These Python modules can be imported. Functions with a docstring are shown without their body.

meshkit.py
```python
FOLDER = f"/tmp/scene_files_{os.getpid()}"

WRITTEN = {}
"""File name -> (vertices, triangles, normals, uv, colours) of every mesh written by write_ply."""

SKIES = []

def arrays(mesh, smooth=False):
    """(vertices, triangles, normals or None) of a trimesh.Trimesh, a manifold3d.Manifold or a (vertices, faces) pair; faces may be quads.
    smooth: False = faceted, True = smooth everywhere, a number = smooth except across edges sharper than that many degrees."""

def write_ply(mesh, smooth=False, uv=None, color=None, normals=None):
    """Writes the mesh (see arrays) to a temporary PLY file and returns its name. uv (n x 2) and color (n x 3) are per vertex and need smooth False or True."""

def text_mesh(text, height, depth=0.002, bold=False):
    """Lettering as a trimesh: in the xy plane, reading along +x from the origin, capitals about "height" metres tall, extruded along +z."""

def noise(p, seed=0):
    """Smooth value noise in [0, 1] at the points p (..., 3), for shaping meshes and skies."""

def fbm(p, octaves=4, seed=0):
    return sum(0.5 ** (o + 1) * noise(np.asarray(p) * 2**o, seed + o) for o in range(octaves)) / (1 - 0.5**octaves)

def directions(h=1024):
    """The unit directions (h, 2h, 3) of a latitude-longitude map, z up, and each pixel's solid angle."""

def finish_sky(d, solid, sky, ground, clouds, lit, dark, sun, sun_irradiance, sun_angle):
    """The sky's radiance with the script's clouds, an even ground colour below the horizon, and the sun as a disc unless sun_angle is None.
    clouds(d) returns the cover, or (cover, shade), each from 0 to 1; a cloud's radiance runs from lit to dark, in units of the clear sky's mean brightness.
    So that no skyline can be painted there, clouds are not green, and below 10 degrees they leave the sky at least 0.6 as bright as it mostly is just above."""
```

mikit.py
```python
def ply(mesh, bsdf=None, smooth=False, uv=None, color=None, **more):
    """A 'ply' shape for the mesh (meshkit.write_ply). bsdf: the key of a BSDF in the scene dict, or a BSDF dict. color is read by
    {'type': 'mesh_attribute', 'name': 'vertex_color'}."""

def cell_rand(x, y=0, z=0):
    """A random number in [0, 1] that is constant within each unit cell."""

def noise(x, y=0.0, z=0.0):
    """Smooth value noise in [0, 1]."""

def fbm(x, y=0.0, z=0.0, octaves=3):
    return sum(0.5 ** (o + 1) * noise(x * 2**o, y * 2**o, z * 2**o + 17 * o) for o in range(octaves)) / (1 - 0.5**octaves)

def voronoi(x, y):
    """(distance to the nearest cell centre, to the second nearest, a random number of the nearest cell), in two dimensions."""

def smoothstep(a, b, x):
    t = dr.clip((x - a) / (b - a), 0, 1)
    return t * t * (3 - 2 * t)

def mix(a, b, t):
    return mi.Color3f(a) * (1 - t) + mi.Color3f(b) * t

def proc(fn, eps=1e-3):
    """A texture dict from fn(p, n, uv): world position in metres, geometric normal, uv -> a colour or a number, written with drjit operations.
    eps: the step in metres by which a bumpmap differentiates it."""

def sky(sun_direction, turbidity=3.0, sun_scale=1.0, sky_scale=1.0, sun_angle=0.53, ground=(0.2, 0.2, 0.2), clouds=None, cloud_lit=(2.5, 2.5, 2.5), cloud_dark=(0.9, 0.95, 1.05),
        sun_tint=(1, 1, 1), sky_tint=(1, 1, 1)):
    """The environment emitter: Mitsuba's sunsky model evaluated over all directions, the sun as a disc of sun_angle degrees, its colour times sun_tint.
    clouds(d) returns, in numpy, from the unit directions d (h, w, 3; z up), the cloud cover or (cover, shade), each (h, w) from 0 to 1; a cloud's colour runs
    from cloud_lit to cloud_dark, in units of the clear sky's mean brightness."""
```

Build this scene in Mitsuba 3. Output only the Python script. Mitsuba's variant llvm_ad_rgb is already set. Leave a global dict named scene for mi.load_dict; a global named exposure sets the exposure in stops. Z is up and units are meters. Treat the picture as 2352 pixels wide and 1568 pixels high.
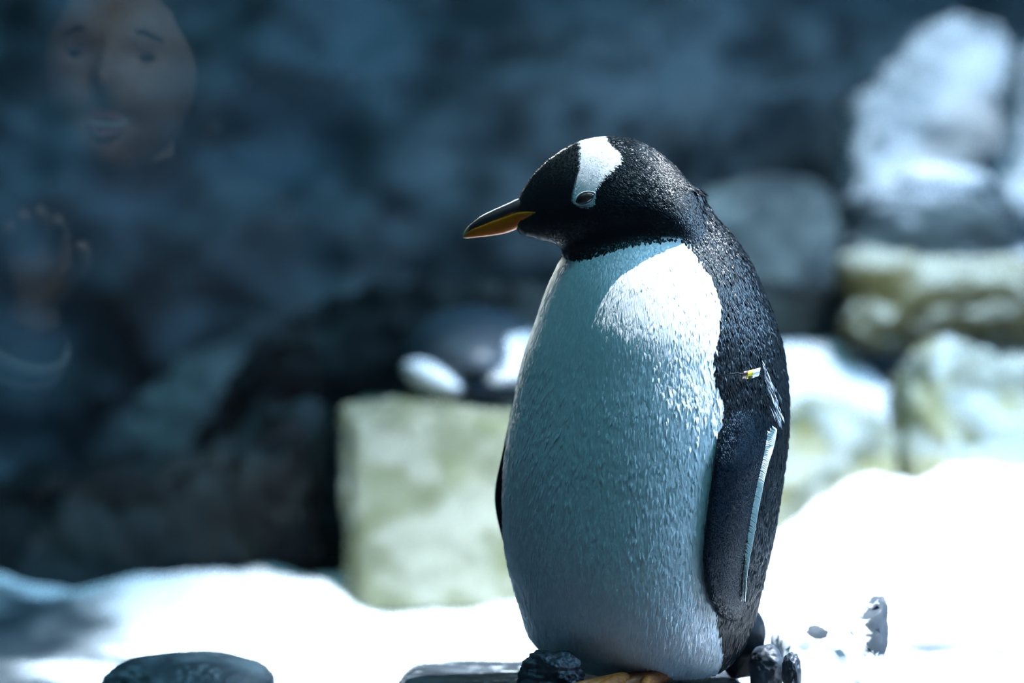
import math, numpy as np, trimesh, manifold3d as m3, mitsuba as mi, mikit, drjit as dr
from mikit import noise as tnoise, fbm as tfbm, smoothstep, mix, proc
from meshkit import fbm, noise
from scipy.interpolate import PchipInterpolator
from scipy.spatial import cKDTree
T = mi.ScalarTransform4f
scene, labels = {}, {}

# ------------------------------------------------------------------ camera, light, exposure
F = 1176 / math.tan(math.radians(23.9 / 2))        # focal length in pixels of the 2352 x 1568 frame
CZ = 0.38                                          # camera height above the penguin's rock
D = 2.78                                           # distance of the penguin's axis
exposure = 0.0
scene['camera'] = {'type': 'thinlens', 'fov': 23.9, 'fov_axis': 'x', 'aperture_radius': 0.025, 'focus_distance': 2.685,
                   'to_world': T().look_at(origin=[0, 0, CZ], target=[0, 1, CZ], up=[0, 0, 1])}
KEY = np.array([1.18, 3.06, 3.1])
scene['key_spot'] = {'type': 'spot', 'to_world': T().look_at(origin=KEY.tolist(), target=[0.68, 3.45, 0.0], up=[0, 1, 0]),
                     'intensity': {'type': 'rgb', 'value': [290, 310, 333]}, 'cutoff_angle': 24.5, 'beam_width': 9}
scene['rock_spot'] = {'type': 'spot', 'to_world': T().look_at(origin=[1.6, 3.7, 3.35], target=[1.1, 5.6, 0.5], up=[0, 0, 1]),
                      'intensity': {'type': 'rgb', 'value': [42, 48, 55]}, 'cutoff_angle': 25, 'beam_width': 9}
scene['added_rim_spot'] = {'type': 'spot', 'to_world': T().look_at(origin=[-.75, 5.7, 2.3], target=[.06, 2.78, .62], up=[0, 0, 1]),
                      'intensity': {'type': 'rgb', 'value': [90, 97, 92]}, 'cutoff_angle': 6.5, 'beam_width': 3.5}  # unseen lamp, added for the bright rim along the penguin's left edge
FILL_PANELS = [  # unseen fill panels added to the exhibit ceiling: x, y, half sizes, radiance
    (0.9, 1.75, 0.75, 0.22, (3.0, 12.4, 15.6)),
    (-0.9, 1.75, 0.75, 0.22, (.5, 1.9, 2.4)),
    (0.9, 4.1, 0.6, 0.22, (2.6, 8.0, 13)),
    (-1.3, 4.7, 0.6, 0.22, (2.6, 6.4, 6.8)),
]
SIDE = dict(at=(2.75, 2.55, 2.5), half=(.6, .45), radiance=(18, 33, 51))   # unseen slanted fill panel, added to brighten the penguin's right side
ADDED_GALLERY_LAMP = (1.15, 1.3, 1.1)


def P(px, py, y):
    """The point at distance y that the frame shows at (px, py)."""
    return np.array([(px - 1176) / F * y, y, CZ - (py - 784) / F * y])


def ref(k):
    return {'type': 'ref', 'id': k}


def rgb(*c):
    return {'type': 'rgb', 'value': list(c)}


def add(key, mesh, bsdf, smooth=False, label=None, cat=None, kind=None, group=None, color=None, **more):
    scene[key] = mikit.ply(mesh, bsdf, smooth, color=color, **more)
    tag(key, label, cat, kind, group)
    return key


def tag(key, label=None, cat=None, kind=None, group=None):
    d = {k: v for k, v in dict(label=label, category=cat, kind=kind, group=group).items() if v}
    if d:
        labels[key] = d


# ------------------------------------------------------------------ materials
def principled(key, base, rough=0.6, spec=0.5, bump=None, bump_scale=1.0, **more):
    b = {'type': 'principled', 'base_color': base if isinstance(base, dict) else rgb(*base), 'roughness': rough, 'specular': spec, **more}
    if bump is not None:
        b = {'type': 'bumpmap', 'arbitrary': bump, 'scale': bump_scale, 'nested': b}
    scene[key] = {'type': 'twosided', 'nested': b}


def rock_color(dark, light, s, extra=None, amount=0.0, es=3.0):
    def fn(p, n, uv):
        a = tfbm(p.x * s, p.y * s, p.z * s, 3)
        b = tfbm(p.x * s * 3.7 + 9, p.y * s * 3.7, p.z * s * 3.7, 2)
        c = mix(dark, light, smoothstep(0.32, 0.68, 0.65 * a + 0.35 * b))
        if extra is not None:
            c = mix(c, extra, smoothstep(0.46, 0.62, tfbm(p.x * es + 31, p.y * es + 7, p.z * es, 3)) * amount)
        return c
    return proc(fn)


def rough_bump(s):
    return proc(lambda p, n, uv: tfbm(p.x * s, p.y * s, p.z * s, 4))


principled('m_wall', rock_color((.008, .018, .024), (.095, .15, .182), 2.6), .75, .3)
principled('m_wall_shaded', rock_color((.005, .009, .011), (.026, .042, .043), 5.0), .8, .3)  # wall rock darkened so the rear boulders carry their shade in the colour
principled('m_rock_pale', rock_color((.125, .14, .09), (.30, .32, .26), 7.0, (.10, .12, .05), .6, 10.0), .8, .3)
principled('m_rock_grey', rock_color((.035, .055, .066), (.15, .20, .21), 5.0), .8, .3)
principled('m_rock_light', rock_color((.16, .21, .24), (.66, .72, .77), 5.0), .8, .3)
principled('m_rock_mottled', rock_color((.20, .21, .15), (.80, .82, .76), 7.0, (.44, .38, .12), .6, 12.0), .8, .3)


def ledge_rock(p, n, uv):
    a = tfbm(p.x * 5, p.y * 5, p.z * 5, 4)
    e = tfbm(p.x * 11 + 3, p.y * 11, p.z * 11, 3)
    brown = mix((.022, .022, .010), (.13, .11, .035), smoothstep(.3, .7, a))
    return mix(brown, (.44, .455, .38), smoothstep(.15, .65, n.z + (e - .5) * .9))  # lit top painted pale by normal; the brown stain is real


def lit_top_rock(p, n, uv):
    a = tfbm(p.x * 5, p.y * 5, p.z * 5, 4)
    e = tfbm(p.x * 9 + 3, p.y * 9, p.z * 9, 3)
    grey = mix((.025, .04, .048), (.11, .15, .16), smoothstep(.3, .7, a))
    return mix(grey, (.45, .50, .55), smoothstep(.45, .85, n.z + (e - .5) * 1.1))  # upward faces painted lighter to read as lit tops


principled('m_rock_brown_lit_top', proc(ledge_rock), .8, .3)
principled('m_rock_lit_top', proc(lit_top_rock), .8, .3)
principled('m_shaded_dark_stone', rock_color((.006, .010, .016), (.030, .042, .058), 40.0), .5, .4, proc(lambda p, n, uv: tfbm(p.x * 140, p.y * 140, p.z * 140, 2)), .0025)  # dark tone stands in for the penguin's shadow on the small stones


def grey_stone(p, n, uv):
    a = tfbm(p.x * 30, p.y * 18, p.z * 60, 4)
    c = mix((.016, .026, .033), (.10, .13, .145), smoothstep(.3, .75, a))
    g = smoothstep(.60, .72, tnoise(p.x * 300, p.y * 300, p.z * 300)) * smoothstep(.48, .62, tfbm(p.x * 16 + 2, p.y * 16, p.z * 16, 3))
    return mix(c, (.55, .60, .62), g * .8)


principled('m_grey_stone', proc(grey_stone), .6, .4, proc(lambda p, n, uv: tfbm(p.x * 110, p.y * 110, p.z * 110, 2)), .003)
principled('m_snow', proc(lambda p, n, uv: mix((.86, .90, .94), (.95, .965, .98), tfbm(p.x * 9, p.y * 9, p.z * 9, 2))), .7, .3)


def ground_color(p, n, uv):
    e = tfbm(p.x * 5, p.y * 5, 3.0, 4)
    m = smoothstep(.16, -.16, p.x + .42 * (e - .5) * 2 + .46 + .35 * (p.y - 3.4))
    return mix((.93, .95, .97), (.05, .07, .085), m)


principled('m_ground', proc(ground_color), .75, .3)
principled('m_wet_floor', rock_color((.012, .018, .022), (.03, .04, .045), 6.0), .35, .5)


def wet_rock(p, n, uv):
    a = tfbm(p.x * 22, p.y * 22, p.z * 22, 4)
    c = mix((.012, .018, .026), (.06, .078, .095), smoothstep(.35, .7, a))
    f = smoothstep(.53, .66, tfbm(p.x * 55 + 4, p.y * 55, p.z * 55, 4)) * smoothstep(.42, .6, tfbm(p.x * 13, p.y * 13 + 5, p.z * 13, 2))
    g = smoothstep(.7, .78, tnoise(p.x * 420, p.y * 420, p.z * 420)) * .6
    return mix(c, (.62, .70, .76), dr.minimum(f * .8 + f * g, 1))


principled('m_wet_rock', proc(wet_rock), .45, .5, proc(lambda p, n, uv: tfbm(p.x * 140, p.y * 140, p.z * 140, 2)), .0025)


BARE = [(P(2044, 1430, 2.79), .036, .040, .6), (P(1872, 1447, 2.79), .012, .008, -.5), (P(2046, 1400, 2.80), .010, .014, 0), (P(1822, 1560, 2.75), .009, .02, .3)]


def frost_rock(p, n, uv):
    a = tfbm(p.x * 60, p.y * 60, p.z * 60, 4)
    c = mix((.72, .78, .80), (.95, .965, .97), smoothstep(.3, .6, a))
    c = mix(c, (.16, .20, .22), smoothstep(.60, .70, tfbm(p.x * 30 + 3, p.y * 30, p.z * 30 + 8, 4)) * .6)
    e = tfbm(p.x * 90 + 5, p.y * 90, p.z * 90, 3)
    for q, rx, rz, sh in BARE:
        dz = p.z - float(q[2])
        dx = p.x - float(q[0]) - dz * sh * .5
        r = dr.sqrt(dr.square(dx / rx) + dr.square(dz / rz) + dr.square((p.y - float(q[1])) / .09))
        c = mix(c, (.035, .048, .062), smoothstep(1.05, .85, r + (e - .5) * .9))
    return c


principled('m_frost', proc(frost_rock), .7, .3)
scene['m_feather'] = {'type': 'twosided', 'nested': {'type': 'principled', 'base_color': {'type': 'mesh_attribute', 'name': 'vertex_color'}, 'roughness': .42, 'specular': .5, 'sheen': .2}}
scene['m_black_feather'] = {'type': 'twosided', 'nested': {'type': 'principled', 'base_color': {'type': 'mesh_attribute', 'name': 'vertex_color'}, 'roughness': .31, 'specular': .27}}
scene['m_bill'] = {'type': 'twosided', 'nested': {'type': 'principled', 'base_color': {'type': 'mesh_attribute', 'name': 'vertex_color'}, 'roughness': .30, 'specular': .35, 'clearcoat': .15}}
principled('m_eye', (.018, .010, .008), .05, .6, clearcoat=1.0)
principled('m_lid', (.62, .68, .66), .6)
principled('m_foot', rock_color((.17, .045, .003), (.28, .085, .006), 60.0), .55)
principled('m_claw', (.02, .02, .022), .3)
principled('m_tag_yellow', (.95, .66, .02), .35)
principled('m_tag_white', (.88, .90, .93), .3)
principled('m_tag_dark', (.06, .025, .012), .25, .6)
principled('m_wire', (.015, .015, .018), .25, .8)
principled('m_grey_paint', (.06, .065, .07), .5)
principled('m_ceiling', (.05, .06, .07), .8)
principled('m_gallery', (.03, .03, .035), .8)
principled('m_skin', (.78, .55, .44), .5)
principled('m_lips', (.55, .20, .18), .4)
principled('m_teeth', (.9, .88, .82), .3)
principled('m_hair', (.02, .014, .01), .4)
principled('m_jacket', (.075, .030, .027), .7)
principled('m_stripe', (.55, .55, .50), .7)
principled('m_trousers', (.03, .04, .07), .8)
principled('m_shoe', (.25, .25, .27), .6)
scene['m_glass'] = {'type': 'thindielectric', 'int_ior': 1.5, 'ext_ior': 1.0}


# ------------------------------------------------------------------ mesh helpers
def smooth_mesh(m, n=10, lamb=.5):
    from scipy.sparse import coo_matrix
    e = m.edges_unique
    k = len(m.vertices)
    A = coo_matrix((np.ones(2 * len(e)), (np.r_[e[:, 0], e[:, 1]], np.r_[e[:, 1], e[:, 0]])), (k, k)).tocsr()
    A.data[:] = 1
    deg = np.maximum(np.asarray(A.sum(1)), 1)
    v = np.array(m.vertices)
    for i in range(2 * n):
        v += (lamb if i % 2 == 0 else -lamb - .02) * (A @ v / deg - v)
    m.vertices = v
    return m


def to_trimesh(man):
    g = man.to_mesh()
    return trimesh.Trimesh(g.vert_properties[:, :3], g.tri_verts, process=True)


def displace(m, amp, scale, seed, octaves=4, ridged=0.0):
    v = np.array(m.vertices)
    n = np.array(m.vertex_normals)
    h = fbm(v * scale + seed * 7.31, octaves, seed) - .5
    if ridged:
        r = 1 - 2 * np.abs(fbm(v * scale * .8 + seed * 3.1 + 50, 3, seed + 5) - .5)
        h = h + ridged * (r - .8)
    m.vertices = v + n * (amp * 2 * h)[:, None]
    return m


def rock(key, poly, y, thick, bsdf, seed, edge=.035, rough=.03, scale=9.0, label=None, cat='boulder', kind=None, group=None, soft=16, lean=0.0):
    """A boulder whose near outline is the polygon (frame pixels at distance y); it goes back by thick metres, rounded and broken up by noise. lean: how far its top leans back."""
    pts = np.array([P(a, b, y) for a, b in poly])
    cs = m3.CrossSection([pts[:, [0, 2]]])
    if cs.area() <= 0:
        cs = m3.CrossSection([pts[::-1][:, [0, 2]]])
    r = edge
    body = cs.offset(-r, m3.JoinType.Round)
    steps = [(0, -r * .6), (r * .5, 0), (thick - r, 0), (thick, -r)]
    parts = []
    for (d0, o0), (d1, o1) in zip(steps, steps[1:]):
        a = cs.offset(min(o0, o1) if o0 != o1 else o0, m3.JoinType.Round)
        parts.append(m3.Manifold.extrude(a, d1 - d0 + .001).translate([0, 0, d0]))
    man = m3.Manifold.batch_boolean(parts, m3.OpType.Add)
    man = man.refine_to_length(min(edge * .6, .028))
    m = to_trimesh(man)
    v = np.array(m.vertices)
    z0 = v[:, 1].min()
    m.vertices = np.stack([v[:, 0], y + v[:, 2] + lean * (v[:, 1] - z0), v[:, 1]], 1)
    m.faces = m.faces[:, ::-1]
    if m.volume < 0:
        m.invert()
    smooth_mesh(m, soft)
    displace(m, rough, scale, seed, 4, .5)
    displace(m, rough * .5, scale * 2.7, seed + 9, 4, .8)
    return add(key, m, bsdf, 35, label, cat, kind, group)


def lump(key, centre, radii, bsdf, seed, sub=5, power=2.6, rough=.12, scale=1.6, label=None, cat='rock', kind=None, group=None, rot=0.0, flat=None):
    """A rounded stone: a superellipsoid broken up by noise."""
    m = trimesh.creation.icosphere(subdivisions=sub)
    d = np.array(m.vertices)
    d /= (np.abs(d) ** power).sum(1, keepdims=True) ** (1 / power)
    h = fbm(d * scale + seed * 5.7, 5, seed) - .5
    rdg = 1 - 2 * np.abs(fbm(d * scale * 1.4 + seed * 2.3 + 20, 3, seed + 3) - .5)
    d *= (1 + rough * (2 * h + .6 * (rdg - .8)))[:, None]
    if flat is not None:
        d[:, 2] = np.minimum(d[:, 2], flat + .015 * (h * 2))
    d *= np.asarray(radii)
    c, s = math.cos(rot), math.sin(rot)
    d = d @ np.array([[c, s, 0], [-s, c, 0], [0, 0, 1]])
    m.vertices = d + np.asarray(centre)
    return add(key, m, bsdf, 50, label, cat, kind, group)


def hull_chain(joints, bones):
    """joints: {name: (point, radius)}; the union of the hulls of each bone's spheres."""
    ms = []
    for bone in bones:
        sp = [m3.Manifold.sphere(joints[j][1], 20).translate(list(map(float, joints[j][0]))) for j in bone]
        ms.append(m3.Manifold.batch_hull(sp))
    return m3.Manifold.batch_boolean(ms, m3.OpType.Add)


def tube(points, radii, sides=10):
    p = np.asarray(points, float)
    r = np.broadcast_to(radii, (len(p),))
    t = np.gradient(p, axis=0)
    t /= np.linalg.norm(t, axis=1, keepdims=True)
    a = np.cross(t, [0.31, .2, .93])
    a /= np.linalg.norm(a, axis=1, keepdims=True)
    b = np.cross(t, a)
    ang = np.arange(sides) * 2 * np.pi / sides
    v = p[:, None] + r[:, None, None] * (np.cos(ang)[None, :, None] * a[:, None] + np.sin(ang)[None, :, None] * b[:, None])
    n = len(p)
    f = []
    for i in range(n - 1):
        for j in range(sides):
            k = (j + 1) % sides
            f += [[i * sides + j, i * sides + k, (i + 1) * sides + k], [i * sides + j, (i + 1) * sides + k, (i + 1) * sides + j]]
    v = np.vstack([v.reshape(-1, 3), p[:1], p[-1:]])
    for j in range(sides):
        k = (j + 1) % sides
        f += [[len(v) - 2, k, j], [len(v) - 1, (n - 1) * sides + j, (n - 1) * sides + k]]
    return trimesh.Trimesh(v, f, process=False)


def box(lo, hi, bevel=0.0):
    lo, hi = np.asarray(lo, float), np.asarray(hi, float)
    if bevel:
        pts = [[x, y, z] for x in (lo[0] + bevel, hi[0] - bevel) for y in (lo[1] + bevel, hi[1] - bevel) for z in (lo[2] + bevel, hi[2] - bevel)]
        return to_trimesh(m3.Manifold.batch_hull([m3.Manifold.sphere(bevel, 8).translate(p) for p in pts]))
    m = trimesh.creation.box(hi - lo)
    m.apply_translation((lo + hi) / 2)
    return m


def surface_nets(f, lo, h):
    """The zero surface of the grid f (negative inside) as a trimesh; cell corners at lo + h * index."""
    nx, ny, nz = f.shape
    s = f < 0
    cor = [(a, b, c) for a in (0, 1) for b in (0, 1) for c in (0, 1)]
    cnt = sum(s[a:nx - 1 + a, b:ny - 1 + b, c:nz - 1 + c].astype(np.int8) for a, b, c in cor)
    act = (cnt > 0) & (cnt < 8)
    idx = -np.ones(act.shape, np.int64)
    idx[act] = np.arange(act.sum())
    I = np.argwhere(act)
    acc, num = np.zeros((len(I), 3)), np.zeros(len(I))
    for i, a in enumerate(cor):
        for b in cor[i + 1:]:
            if sum(abs(x - y) for x, y in zip(a, b)) != 1:
                continue
            fa, fb = f[tuple((I + a).T)], f[tuple((I + b).T)]
            hit = (fa < 0) != (fb < 0)
            t = np.where(hit, fa / np.where(hit, fa - fb, 1), 0)
            acc += np.where(hit[:, None], np.asarray(a) + t[:, None] * (np.asarray(b) - np.asarray(a)), 0)
            num += hit
    v = np.asarray(lo) + h * (I + acc / num[:, None])
    faces = []
    for ax in range(3):
        e = np.eye(3, dtype=int)
        u, w = e[(ax + 1) % 3], e[(ax + 2) % 3]
        sh = np.array(f.shape) - e[ax]
        s0 = s[:sh[0], :sh[1], :sh[2]]
        s1 = s[e[ax][0]:, e[ax][1]:, e[ax][2]:]
        for want, order in ((1, (0, 1, 2, 3)), (0, (3, 2, 1, 0))):
            K = np.argwhere((s0 != s1) & (s0 == bool(want)))
            K = K[(K[:, (ax + 1) % 3] > 0) & (K[:, (ax + 2) % 3] > 0)]
            K = K[(K[:, (ax + 1) % 3] < f.shape[(ax + 1) % 3] - 1) & (K[:, (ax + 2) % 3] < f.shape[(ax + 2) % 3] - 1)]
            q = np.stack([idx[tuple((K - u - w).T)], idx[tuple((K - w).T)], idx[tuple(K.T)], idx[tuple((K - u).T)]], 1)
            q = q[:, list(order)]
            faces += [q[:, [0, 1, 2]], q[:, [0, 2, 3]]]
    return trimesh.Trimesh(v, np.vstack(faces), process=False)


# ------------------------------------------------------------------ the setting
def wall_mesh():
    """The artificial rock face that closes the exhibit at the back and on both sides."""
    path = np.array([(-3.3, 1.2), (-3.2, 3.0), (-2.9, 5.2), (-1.9, 6.2), (0, 6.6), (1.0, 7.0), (2.2, 6.9), (3.0, 5.6), (3.2, 3.2), (3.3, 1.2)])
    t = np.r_[0, np.cumsum(np.linalg.norm(np.diff(path, axis=0), axis=1))]
    c = PchipInterpolator(t, path)
    u, z = np.linspace(0, t[-1], 520), np.linspace(-.6, 3.7, 230)
    q, dq = c(u), c(u, 1)
    n = np.stack([dq[:, 1], -dq[:, 0]], 1)
    n /= np.linalg.norm(n, axis=1, keepdims=True)
    p = np.concatenate([np.repeat(q[:, None], len(z), 1), np.broadcast_to(z[None, :, None], (len(u), len(z), 1))], 2)
    h = .55 * (fbm(p * 1.3 + 4, 3, 11) - .5) + .5 * (.5 - np.abs(fbm(p * np.array([1.6, 1.6, 2.2]) + 9, 3, 21) - .5) * 2) + .16 * (fbm(p * 6, 4, 31) - .5)
    p[..., :2] += n[:, None] * h[..., None] * .9
    i, j = np.meshgrid(np.arange(len(u) - 1), np.arange(len(z) - 1), indexing='ij')
    a = i * len(z) + j
    f = np.stack([a, a + len(z), a + len(z) + 1, a + 1], -1).reshape(-1, 4)
    return trimesh.Trimesh(p.reshape(-1, 3), np.vstack([f[:, [0, 1, 2]], f[:, [0, 2, 3]]]), process=False)


add('wall_back', wall_mesh(), 'm_wall', 50, 'blue grey artificial rock face closing the back of the exhibit', kind='structure')


def ground_mesh():
    x, y = np.linspace(-3.3, 3.3, 300), np.linspace(2.1, 7.2, 240)
    X, Y = np.meshgrid(x, y, indexing='ij')
    p = np.stack([X, Y, X * 0], -1)
    z = -.115 + .10 * (fbm(p * 2.3, 4, 3) - .5) + .05 * (fbm(p * 9, 3, 4) - .5)
    z += .06 * np.exp(-((Y - 4.35) / .16) ** 2) * (.5 + fbm(p * 3, 2, 8))
    z -= .5 * np.clip((3.2 - 1.0 * np.clip((X - .34) / .12, 0, 1) - Y) / .18, 0, 1) ** 2
    p[..., 2] = z
    i, j = np.meshgrid(np.arange(len(x) - 1), np.arange(len(y) - 1), indexing='ij')
    a = i * len(y) + j
    f = np.stack([a, a + len(y), a + len(y) + 1, a + 1], -1).reshape(-1, 4)
    return trimesh.Trimesh(p.reshape(-1, 3), np.vstack([f[:, [0, 1, 2]], f[:, [0, 2, 3]]]), process=False)


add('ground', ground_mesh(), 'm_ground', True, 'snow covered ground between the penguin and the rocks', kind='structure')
add('floor', box((-3.4, 1.2, -.75), (3.4, 3.6, -.45)), 'm_wet_floor', False, 'dark wet exhibit floor below the window', kind='structure')
add('ceiling', box((-3.5, -1.9, 3.6), (3.5, 7.6, 3.75)), 'm_ceiling', False, 'dark ceiling above the exhibit', kind='structure')
for i, (x, y, hx, hy, c) in enumerate(FILL_PANELS):
    key = 'added_ceiling_light' + (f'_{i:03d}' if i else '')
    fr = to_trimesh(m3.Manifold.cube([2 * hx + .08, 2 * hy + .08, .08], True) - m3.Manifold.cube([2 * hx, 2 * hy, .2], True))
    fr.apply_translation([x, y, 3.56])
    add(key + '__frame', fr, 'm_grey_paint')
    pm = box((x - hx, y - hy, 3.55), (x + hx, y + hy, 3.56))
    scene[key + '__diffuser'] = mikit.ply(trimesh.Trimesh([[x - hx, y - hy, 3.545], [x + hx, y - hy, 3.545], [x + hx, y + hy, 3.545], [x - hx, y + hy, 3.545]], [[0, 2, 1], [0, 3, 2]], process=False),
                                          'm_ceiling', emitter={'type': 'area', 'radiance': rgb(*c)})
    tag(key, ('added blue white fill panel above the right end of the window', 'added blue white fill panel above the left end of the window', 'added blue white fill panel above the right hand rocks', 'added blue white fill panel above the left rear rocks')[i], 'ceiling light')

for i, (src, aimed, lab) in enumerate(((KEY, (.68, 3.45, 0), 'grey spotlight above the snow at the right of the penguin'), ((1.6, 3.7, 3.35), (1.1, 5.6, .5), 'grey spotlight aimed at the tall pale rock'),
                                       ((-.75, 5.7, 2.3), (.06, 2.78, .38), 'added grey rim spotlight at the left rear aimed at the penguin'))):
    src = np.array(src, float)
    dv = (np.array(aimed) - src) / np.linalg.norm(np.array(aimed) - src)
    key = 'spotlight' + (f'_{i:03d}' if i else '')
    p0, p1 = src - dv * .06, src - dv * .16
    add(key + '__housing', to_trimesh(hull_chain({'a': (p0, .05), 'b': (p1, .04)}, [('a', 'b')])), 'm_grey_paint', 40)
    add(key + '__stem', tube([p1, (p1[0], p1[1], (p1[2] + 3.61) / 2), (p1[0], p1[1], 3.61)], .012, 10), 'm_grey_paint', 40)
    tag(key, lab, 'lamp')
q = T().look_at(origin=list(SIDE['at']), target=[.2, 2.75, .3], up=[0, 0, 1])
qm = np.array(q.matrix, float)
hx_, hy_ = SIDE['half']
corner = lambda sx, sy, d: (qm @ np.array([sx * hx_, sy * hy_, d, 1]))[:3]
scene['added_side_light__diffuser'] = mikit.ply(trimesh.Trimesh([corner(-1, -1, 0), corner(1, -1, 0), corner(1, 1, 0), corner(-1, 1, 0)], [[0, 1, 2], [0, 2, 3]], process=False),
                                          'm_ceiling', emitter={'type': 'area', 'radiance': rgb(*SIDE['radiance'])})
fr = to_trimesh(m3.Manifold.cube([2 * hx_ + .08, 2 * hy_ + .08, .08], True).translate([0, 0, -.045]))
fr.apply_transform(qm)
add('added_side_light__housing', fr, 'm_grey_paint')
top = corner(0, 0, -.06)
add('added_side_light__hanger', tube([top, top + [0, 0, .4], [top[0], top[1], 3.61]], .02, 10), 'm_grey_paint', True)
tag('added_side_light', 'added slanted blue white fill panel hanging above the right side of the exhibit', 'ceiling light')

# the viewing window and the dark gallery on the camera's side
GY = 1.2
add('window_1__pane', trimesh.Trimesh([[-3.2, GY, -.4], [3.2, GY, -.4], [3.2, GY, 3.0], [-3.2, GY, 3.0]], [[0, 1, 2], [0, 2, 3]], process=False), 'm_glass')
fr = to_trimesh(m3.Manifold.cube([6.6, .12, 3.6], True).translate([0, GY, 1.3]) - m3.Manifold.cube([6.36, .5, 3.36], True).translate([0, GY, 1.3]))
add('window_1__frame', fr, 'm_grey_paint')
tag('window_1', 'large clear viewing window between the gallery and the exhibit', kind='structure')
add('wall_front', box((-3.5, GY - .06, -.75), (3.5, GY + .06, -.5)), 'm_gallery', label='low dark wall under the viewing window', kind='structure')
add('trim_1', box((-3.5, GY - .06, 3.1), (3.5, GY + .06, 3.6)), 'm_gallery', label='dark panel above the viewing window', kind='structure')
GF = -.56
add('floor_gallery', box((-3.5, -1.9, GF - .1), (3.5, GY - .06, GF)), 'm_gallery', label='dark floor of the visitor gallery', kind='structure')
add('wall_gallery', box((-3.5, -2.0, GF - .1), (3.5, -1.9, 3.6)), 'm_gallery', label='dark rear wall of the visitor gallery', kind='structure')

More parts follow.
